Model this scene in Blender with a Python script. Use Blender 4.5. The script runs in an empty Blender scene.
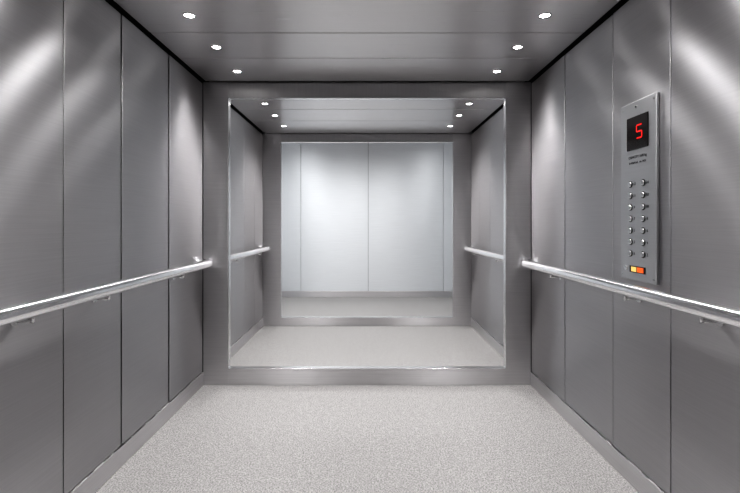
import bpy, bmesh, math, random
from mathutils import Vector, Matrix
random.seed(4)
EYE=1.23; S=131.7; D1=3.5
HW=1.245; H=2.30; D2=1.575*D1; D3=2.19*D1; DF=-0.75
scene=bpy.context.scene

# ---------------- materials
def newmat(name):
    m=bpy.data.materials.new(name); m.use_nodes=True
    nt=m.node_tree; return m,nt,nt.nodes['Principled BSDF']
def metal(name,col,rough,aniso=0.0,tangent=(0,1,0),grain=(2,2,220),gstr=0.04,rvar=0.06,cvar=0.06,met=1.0):
    m,nt,b=newmat(name); N=nt.nodes; L=nt.links
    b.inputs['Metallic'].default_value=met
    geo=N.new('ShaderNodeNewGeometry')
    mp=N.new('ShaderNodeMapping'); mp.inputs['Scale'].default_value=grain
    L.new(geo.outputs['Position'],mp.inputs['Vector'])
    nz=N.new('ShaderNodeTexNoise'); nz.inputs['Scale'].default_value=1.0; nz.inputs['Detail'].default_value=3
    L.new(mp.outputs[0],nz.inputs['Vector'])
    r=N.new('ShaderNodeMapRange'); r.inputs['To Min'].default_value=rough-rvar; r.inputs['To Max'].default_value=rough+rvar
    L.new(nz.outputs[0],r.inputs['Value']); L.new(r.outputs[0],b.inputs['Roughness'])
    mx=N.new('ShaderNodeMix'); mx.data_type='RGBA'
    mx.inputs['A'].default_value=(*[c*(1-cvar) for c in col],1); mx.inputs['B'].default_value=(*[min(1,c*(1+cvar)) for c in col],1)
    L.new(nz.outputs[0],mx.inputs['Factor']); L.new(mx.outputs['Result'],b.inputs['Base Color'])
    if gstr>0:
        bp=N.new('ShaderNodeBump'); bp.inputs['Strength'].default_value=gstr; bp.inputs['Distance'].default_value=0.001
        L.new(nz.outputs[0],bp.inputs['Height']); L.new(bp.outputs[0],b.inputs['Normal'])
    if aniso>0:
        b.inputs['Anisotropic'].default_value=aniso
        c=N.new('ShaderNodeCombineXYZ')
        for i in range(3): c.inputs[i].default_value=tangent[i]
        L.new(c.outputs[0],b.inputs['Tangent'])
    return m
def plain(name,col,rough=0.5,metallic=0.0,emit=None,es=0):
    m,nt,b=newmat(name)
    b.inputs['Base Color'].default_value=(*col,1); b.inputs['Roughness'].default_value=rough; b.inputs['Metallic'].default_value=metallic
    if emit: b.inputs['Emission Color'].default_value=(*emit,1); b.inputs['Emission Strength'].default_value=es
    return m
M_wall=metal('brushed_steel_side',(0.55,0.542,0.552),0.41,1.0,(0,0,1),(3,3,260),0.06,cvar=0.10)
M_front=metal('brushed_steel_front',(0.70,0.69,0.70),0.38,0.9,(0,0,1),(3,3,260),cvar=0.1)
M_fronth=metal('brushed_steel_header',(0.66,0.655,0.665),0.50,0.9,(1,0,0),(220,3,3),cvar=0.1)
M_door=metal('satin_steel_door',(0.80,0.82,0.84),0.60,0.8,(0,0,1),(3,3,160),met=0.6,rvar=0.03)
M_ceil=metal('brushed_steel_ceiling',(0.76,0.75,0.755),0.30,0.6,(0,1,0),(3,200,3))
M_rail=metal('polished_rail_steel',(0.92,0.92,0.93),0.18,0,grain=(60,4,60),gstr=0.0,rvar=0.03)
M_plate=metal('panel_plate_steel',(0.58,0.58,0.59),0.36,0.8,(0,0,1),(3,3,300))
M_dark=plain('shadow_gap_black',(0.006,0.006,0.007),0.6)
M_ring=plain('chrome_ring',(0.8,0.8,0.8),0.2,1.0)
M_lip=plain('polished_edge_trim',(0.75,0.75,0.76),0.25,1.0)
M_lamp=plain('lamp_lens',(1,1,1),0.3,0,(1,0.98,0.96),20)
M_glass=plain('display_black_glass',(0.01,0.008,0.008),0.12)
M_red=plain('led_red',(0.3,0,0),0.4,0,(1,0.03,0.02),0.5)
M_orange=plain('led_orange',(0.4,0.1,0),0.4,0,(1,0.12,0.03),0.6)
M_white=plain('led_amber',(0.6,0.5,0.2),0.4,0,(1,0.6,0.15),0.4)
M_eng=plain('engraved_lettering',(0.06,0.06,0.065),0.5,0.3)
# floor
M_floor,nt,b=newmat('speckled_grey_floor'); N=nt.nodes; L=nt.links
geo=N.new('ShaderNodeNewGeometry')
n1=N.new('ShaderNodeTexNoise'); n1.inputs['Scale'].default_value=125; n1.inputs['Detail'].default_value=5; n1.inputs['Roughness'].default_value=0.8
n3=N.new('ShaderNodeTexNoise'); n3.inputs['Scale'].default_value=26; n3.inputs['Detail'].default_value=5; n3.inputs['Roughness'].default_value=0.7
for n in (n1,n3): L.new(geo.outputs['Position'],n.inputs['Vector'])
cr=N.new('ShaderNodeValToRGB'); cr.color_ramp.elements[0].position=0.37; cr.color_ramp.elements[0].color=(0.115,0.112,0.111,1)
cr.color_ramp.elements[1].position=0.62; cr.color_ramp.elements[1].color=(0.50,0.488,0.482,1)
L.new(n1.outputs[0],cr.inputs[0])
m1=N.new('ShaderNodeMix'); m1.data_type='RGBA'; m1.blend_type='MULTIPLY'; m1.inputs['Factor'].default_value=0.6
cr2=N.new('ShaderNodeValToRGB'); cr2.color_ramp.elements[0].position=0.35; cr2.color_ramp.elements[0].color=(0.76,0.76,0.76,1); cr2.color_ramp.elements[1].position=0.62
L.new(n3.outputs[0],cr2.inputs[0]); L.new(cr.outputs[0],m1.inputs['A']); L.new(cr2.outputs[0],m1.inputs['B'])
L.new(m1.outputs['Result'],b.inputs['Base Color'])
b.inputs['Roughness'].default_value=0.55
bp=N.new('ShaderNodeBump'); bp.inputs['Strength'].default_value=0.3; bp.inputs['Distance'].default_value=0.002
L.new(n1.outputs[0],bp.inputs['Height']); L.new(bp.outputs[0],b.inputs['Normal'])

# ---------------- mesh builder
class MB:
    def __init__(s,mats): s.bm=bmesh.new(); s.mats=mats
    def box(s,lo,hi,mi=0,tilt=None):
        lo=Vector(lo);hi=Vector(hi);c=(lo+hi)/2;d=hi-lo
        M=Matrix.Translation(c)
        if tilt: M=M@Matrix.Rotation(tilt[0],4,tilt[1])
        M=M@Matrix.Diagonal((*d,1))
        r=bmesh.ops.create_cube(s.bm,size=1,matrix=M)
        fs=set(f for v in r['verts'] for f in v.link_faces)
        for f in fs: f.material_index=mi
        return r['verts']
    def cyl(s,c,axis,r,h,mi=0,seg=32,r2=None):
        q=Vector((0,0,1)).rotation_difference(Vector(axis)).to_matrix().to_4x4()
        rr=bmesh.ops.create_cone(s.bm,cap_ends=True,segments=seg,radius1=r,radius2=r if r2 is None else r2,depth=h,matrix=Matrix.Translation(c)@q)
        for f in set(f for v in rr['verts'] for f in v.link_faces):
            f.material_index=mi
            if len(f.verts)==4: f.smooth=True
    def obj(s,name,bevel=0,parent=None,seg=2):
        me=bpy.data.meshes.new(name); s.bm.to_mesh(me); s.bm.free()
        for m in s.mats: me.materials.append(m)
        o=bpy.data.objects.new(name,me); scene.collection.objects.link(o)
        if bevel:
            md=o.modifiers.new('Bevel','BEVEL'); md.width=bevel; md.segments=seg; md.limit_method='ANGLE'
            md.harden_normals=True
            for p in me.polygons: p.use_smooth=True
        if parent: o.parent=parent
        return o

# ---------------- floor
f=MB([M_floor]); f.box((-1.75,DF-0.3,-0.1),(1.75,D3+0.3,0)); f.obj('floor')

# ---------------- side walls : cladding panels on dark backing
seams1=[DF,-0.12,0.42,0.95,1.42,0.54*D1,0.667*D1,0.828*D1,D1]
seams2=[D1+0.05,1.172*D1,1.333*D1,1.46*D1,D2]  # second bay: walls built in place of the mirror image
def sidewall(sgn,name):
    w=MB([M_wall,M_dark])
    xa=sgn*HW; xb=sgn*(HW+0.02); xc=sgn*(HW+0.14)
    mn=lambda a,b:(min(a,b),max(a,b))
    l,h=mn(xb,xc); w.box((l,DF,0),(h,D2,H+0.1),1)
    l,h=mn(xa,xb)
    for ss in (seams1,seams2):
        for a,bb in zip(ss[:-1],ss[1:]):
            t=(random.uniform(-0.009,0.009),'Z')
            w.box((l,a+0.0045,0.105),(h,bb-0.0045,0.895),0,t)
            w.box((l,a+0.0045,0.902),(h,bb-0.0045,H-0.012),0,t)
    return w.obj(name,0.002)
sidewall(-1,'wall_left'); sidewall(1,'wall_right')
for sgn,nm in((-1,'baseboard_left'),(1,'baseboard_right')):
    w=MB([M_front])
    l,h=sorted((sgn*(HW-0.006),sgn*(HW+0.02)))
    w.box((l,DF,0.0),(h,D1,0.1)); w.box((l,D1+0.06,0.0),(h,D2,0.1)); w.obj(nm,0.003)

# ---------------- ceiling
c=MB([M_ceil,M_dark])
c.box((-1.75,DF,H+0.03),(1.75,D2+0.04,H+0.14),1)
cs=[DF,-0.1,0.55,1.0,1.45,1.93,0.742*D1,0.855*D1,D1-0.02]
for a,bb in zip(cs[:-1],cs[1:]): c.box((-HW+0.026,a+0.004,H),(HW-0.026,bb-0.004,H+0.03),0)
cs=[D1+0.06,1.24*D1,1.38*D1,D2-0.02]  # ceiling of the bay that stands in for the reflection
for a,bb in zip(cs[:-1],cs[1:]): c.box((-HW+0.026,a+0.004,H),(HW-0.026,bb-0.004,H+0.03),0)
c.obj('ceiling',0.002)

# ---------------- mirror frames: no mirror inside, rooms built behind imitate the reflection
def frame(D,name,side,head,sill):
    w=MB([M_front,M_lip,M_fronth])
    t=0.05; x1=HW-0.001
    w.box((-x1,D,0.0),(-x1+side,D+t,H-0.0),0)
    w.box((x1-side,D,0.0),(x1,D+t,H-0.0),0)
    w.box((-x1+side,D,H-head),(x1-side,D+t,H),2)
    w.box((-x1+side,D-0.0,0.0),(x1-side,D+t,sill),0)
    e=0.003
    w.box((-x1+side,D-0.002,sill),(-x1+side+e,D+t,H-head),1)
    w.box((x1-side-e,D-0.002,sill),(x1-side,D+t,H-head),1)
    w.box((-x1+side,D-0.002,H-head-e),(x1-side,D+t,H-head),1)
    w.box((-x1+side,D-0.002,sill-e/2),(x1-side,D+t,sill+e/2),1)
    return w.obj(name,0.001)
frame(D1,'mirror_frame',0.190,0.12,0.125)
frame(D2,'mirror_frame',0.215,0.100,0.10)  # frame within the mirror image, built as solid geometry

# ---------------- end bay: solid room standing in for the deepest part of the reflection
H3=2.75;W3=1.6
w=MB([M_door,M_dark])
w.box((-W3,D3+0.03,0),(W3,D3+0.12,H3),1)
for a,bb in ((-W3,-1.10),(-1.10,0.02),(0.02,1.27),(1.27,W3)):
    w.box((a+0.002,D3,0.1),(bb-0.002,D3+0.03,H3),0)
w.obj('reflected_wall_back',0.002)
w=MB([M_front]); w.box((-W3,D3-0.012,0),(W3,D3+0.02,0.098)); w.obj('reflected_baseboard_back',0.003)
for sgn,nm in((-1,'wall_end_left'),(1,'wall_end_right')):
    l,h=sorted((sgn*W3,sgn*(W3+0.1))); w=MB([M_door]); w.box((l,D2+0.05,0),(h,D3+0.1,H3)); w.obj(nm)
    l,h=sorted((sgn*(HW-0.03),sgn*(W3+0.1))); w=MB([M_door]); w.box((l,D2+0.05,0),(h,D2+0.09,H3)); w.obj('wall_return_'+('left' if sgn<0 else 'right'))
w=MB([M_ceil]); w.box((-W3-0.1,D2+0.05,H3),(W3+0.1,D3+0.1,H3+0.1)); w.box((-W3-0.1,D2+0.05,H+0.0),(W3+0.1,D2+0.09,H3)); w.obj('ceiling_end')

# ---------------- lift doors behind the camera
w=MB([M_front,M_dark])
w.box((-HW-0.1,DF-0.1,0),(HW+0.1,DF-0.03,H+0.1),1)
w.box((-HW,DF-0.03,0),(-0.6,DF,H)); w.box((0.6,DF-0.03,0),(HW,DF,H)); w.box((-0.6,DF-0.03,2.1),(0.6,DF,H))
w.box((-0.598,DF-0.03,0.005),(-0.002,DF-0.015,2.098)); w.box((0.002,DF-0.03,0.005),(0.598,DF-0.015,2.098))
w.obj('door_1',0.002)

# ---------------- handrails
def rail(sgn,y0,y1,brs):
    X=sgn*(HW-0.068); Z=0.928; R=0.031
    cu=bpy.data.curves.new('handrail','CURVE'); cu.dimensions='3D'; cu.bevel_depth=R; cu.bevel_resolution=8; cu.use_fill_caps=True
    sp=cu.splines.new('POLY'); pts=[]
    k=0.05
    wx=sgn*(HW-0.001)
    pts.append((wx,y0,Z))
    for i in range(7):
        a=i/6*math.pi/2; pts.append((X+sgn*k*(1-math.sin(a)),y0+k*(1-math.cos(a)),Z))
    for i in range(7):
        a=i/6*math.pi/2; pts.append((X+sgn*k*(1-math.cos(a)),y1-k*(1-math.sin(a)),Z))
    pts.append((wx,y1,Z))
    sp.points.add(len(pts)-1)
    for p,q in zip(sp.points,pts): p.co=(*q,1)
    tmp=bpy.data.objects.new('t',cu); scene.collection.objects.link(tmp)
    dg=bpy.context.evaluated_depsgraph_get(); me=bpy.data.meshes.new_from_object(tmp.evaluated_get(dg))
    bpy.data.objects.remove(tmp)
    b=MB([M_rail,M_ring]); b.bm.from_mesh(me)
    for f_ in b.bm.faces: f_.smooth=True; f_.material_index=0
    for y in brs:
        b.cyl((wx-sgn*0.004,y,Z-0.042),(1,0,0),0.018,0.008,1)
        b.cyl((wx-sgn*0.035,y,Z-0.042),(1,0,0),0.007,0.064,1)
        b.cyl((X,y,Z-0.034),(0,0,1),0.007,0.03,1)
    return b.obj('handrail')
rail(-1,-0.5,D1-0.04,[0.3,1.0,1.62,2.1,2.95]); rail(1,-0.5,D1-0.04,[0.3,1.0,1.62,2.1,2.95])
rail(-1,D1+0.1,D2-0.04,[4.2,5.1]); rail(1,D1+0.1,D2-0.04,[4.2,5.1])  # mirror image of the rails, modelled as a second pair

# ---------------- downlights
def downlight(x,y,z,e,spot=136,vis=True):
    b=MB([M_ring,M_lamp])
    seg=32
    rings=[(0.034,0.0),(0.032,-0.005),(0.026,-0.005),(0.024,0.001)]
    vs=[[b.bm.verts.new((x+r*math.cos(2*math.pi*i/seg),y+r*math.sin(2*math.pi*i/seg),z+dz)) for i in range(seg)] for r,dz in rings]
    for k in range(3):
        for i in range(seg):
            f_=b.bm.faces.new((vs[k][i],vs[k][(i+1)%seg],vs[k+1][(i+1)%seg],vs[k+1][i])); f_.smooth=True
    b.cyl((x,y,z-0.0012),(0,0,1),0.0245,0.002,1)
    b.bm.normal_update()
    o=b.obj('recessed_downlight')
    ld=bpy.data.lights.new('lamp','SPOT'); ld.energy=e; ld.spot_size=math.radians(spot); ld.spot_blend=1.0; ld.shadow_soft_size=0.04
    ld.color=(1,0.99,0.985)
    lo=bpy.data.objects.new('lamp',ld); lo.location=(x,y,z-0.012); scene.collection.objects.link(lo); lo.parent=o
LX=0.915
for D in (0.678,0.80,0.928,0.553,0.428,0.303,0.178,0.05):
    for s in(-1,1): downlight(s*LX,D*D1,H,31 if D>0.4 else 9)
for D in (1.07,1.18,1.308,1.45):  # reflected downlights, built as real lamps beyond the mirror frame
    for s in(-1,1): downlight(s*LX,D*D1,H,23)
for x in(-0.9,-0.3,0.4): downlight(x,D2+0.75,H3,64,160)  # added lamps, out of view, to brighten the end wall
for x in(-1.1,1.1): downlight(x,D2+1.3,H3,24,160)  # two more unseen lamps added to light the end bay

# ---------------- control panel
root=bpy.data.objects.new('elevator_control_panel',None); scene.collection.objects.link(root)
PY0,PY1=0.639*D1,0.561*D1   # far, near
PZ0,PZ1=0.966,1.79
XF=HW-0.013
b=MB([M_plate]); b.box((XF,PY1,PZ0),(HW+0.001,PY0,PZ1)); b.obj('face_plate',0.004,root,4)
W=PY0-PY1
U=lambda u:PY0-u*W
b=MB([M_glass,M_ring]); b.box((XF-0.003,U(0.80),1.567),(XF+0.002,U(0.20),1.720)); b.obj('display_window',0.002,root)
def seg7(cy,cz,w,h,t,on,name,m):
    b=MB([m]); x0,x1=XF-0.0045,XF-0.003; sk=0.0
    P={'a':(0,h/2,1),'g':(0,0,1),'d':(0,-h/2,1),'f':(-w/2,h/4,0),'b':(w/2,h/4,0),'e':(-w/2,-h/4,0),'c':(w/2,-h/4,0)}
    for k in on:
        px,pz,hor=P[k]
        dw,dh=((w-t*0.4)/2,t/2) if hor else (t/2,(h/2-t*0.4)/2)
        v=b.box((x0,cy-px-dw,cz+pz-dh),(x1,cy-px+dw,cz+pz+dh))
        for q in v: q.co.y-=sk*(q.co.z-cz)
    return b.obj(name,0,root)
seg7(U(0.57),1.645,0.040,0.058,0.0065,'afgcd','digit_five',M_red)
b=MB([M_eng,M_ring]); b.cyl((XF-0.001,U(0.46),1.762),(1,0,0),0.008,0.003,1,24); b.cyl((XF-0.003,U(0.46),1.762),(1,0,0),0.004,0.002,0,16)
for uu,zz in((0.05,0.02),(0.95,0.02),(0.05,0.8),(0.95,0.8)): b.cyl((XF-0.0008,U(uu),PZ0+zz),(1,0,0),0.004,0.002,1,16)
b.obj('emblem_and_screws',0,root)
def txt(s,u,z,size,name):
    cu=bpy.data.curves.new(name,'FONT'); cu.body=s; cu.size=size; cu.align_x='CENTER'; cu.extrude=0.0004
    o=bpy.data.objects.new(name,cu); scene.collection.objects.link(o); o.data.materials.append(M_eng)
    o.matrix_world=Matrix(((0,0,-1,XF-0.0006),(-1,0,0,U(u)),(0,1,0,z),(0,0,0,1)))
    mw=o.matrix_world.copy()
    dg=bpy.context.evaluated_depsgraph_get(); me=bpy.data.meshes.new_from_object(o.evaluated_get(dg))
    bpy.data.objects.remove(o); me.transform(mw)
    n=bpy.data.objects.new(name,me); scene.collection.objects.link(n); n.parent=root
txt('CAPACITY 1600 kg',0.5,1.528,0.017,'capacity_text')
txt('21 PERSONS   No. 0427',0.5,1.503,0.013,'serial_text')
k=0
for r in range(7):
    z=1.410-r*0.0535
    for cidx,u in enumerate((0.30,0.66)):
        b=MB([M_ring,M_dark,M_plate])
        b.cyl((XF-0.0005,U(u),z),(1,0,0),0.0155,0.003,1,32)
        b.cyl((XF-0.0025,U(u),z),(-1,0,0),0.0132,0.005,0,32,0.0118)
        b.cyl((XF-0.0053,U(u),z),(1,0,0),0.0095,0.0015,2,32)
        b.obj('floor_button_%d'%k,0,root); k+=1
        lab=['13','14','11','12','9','10','7','8','5','6','3','4','1','2'][k-1]
        txt(lab,u+0.115,z-0.006,0.019,'button_label_%d'%k)
b=MB([M_orange,M_white,M_dark,M_ring])
b.box((XF-0.002,U(0.72),1.002),(XF+0.001,U(0.28),1.032),2)
b.box((XF-0.004,U(0.68),1.006),(XF-0.001,U(0.51),1.028),0); b.box((XF-0.004,U(0.48),1.006),(XF-0.001,U(0.34),1.028),1)
b.cyl((XF-0.003,U(0.16),1.017),(1,0,0),0.010,0.006,3,24)
b.obj('indicator_lamps',0,root)

# ---------------- world / camera
wd=bpy.data.worlds.new('World'); scene.world=wd; wd.use_nodes=True
wd.node_tree.nodes['Background'].inputs[0].default_value=(0.5,0.5,0.5,1); wd.node_tree.nodes['Background'].inputs[1].default_value=0.1
cd=bpy.data.cameras.new('camera'); cam=bpy.data.objects.new('camera',cd); scene.collection.objects.link(cam)
cam.location=(0,0,EYE); cam.rotation_euler=(math.pi/2,0,0)
cd.sensor_width=36; cd.lens=S*D1*36/740; cd.shift_x=3/740; cd.shift_y=-23.5/740; cd.clip_start=0.02
scene.camera=cam
scene.view_settings.view_transform='Standard'
scene.view_settings.look='High Contrast'
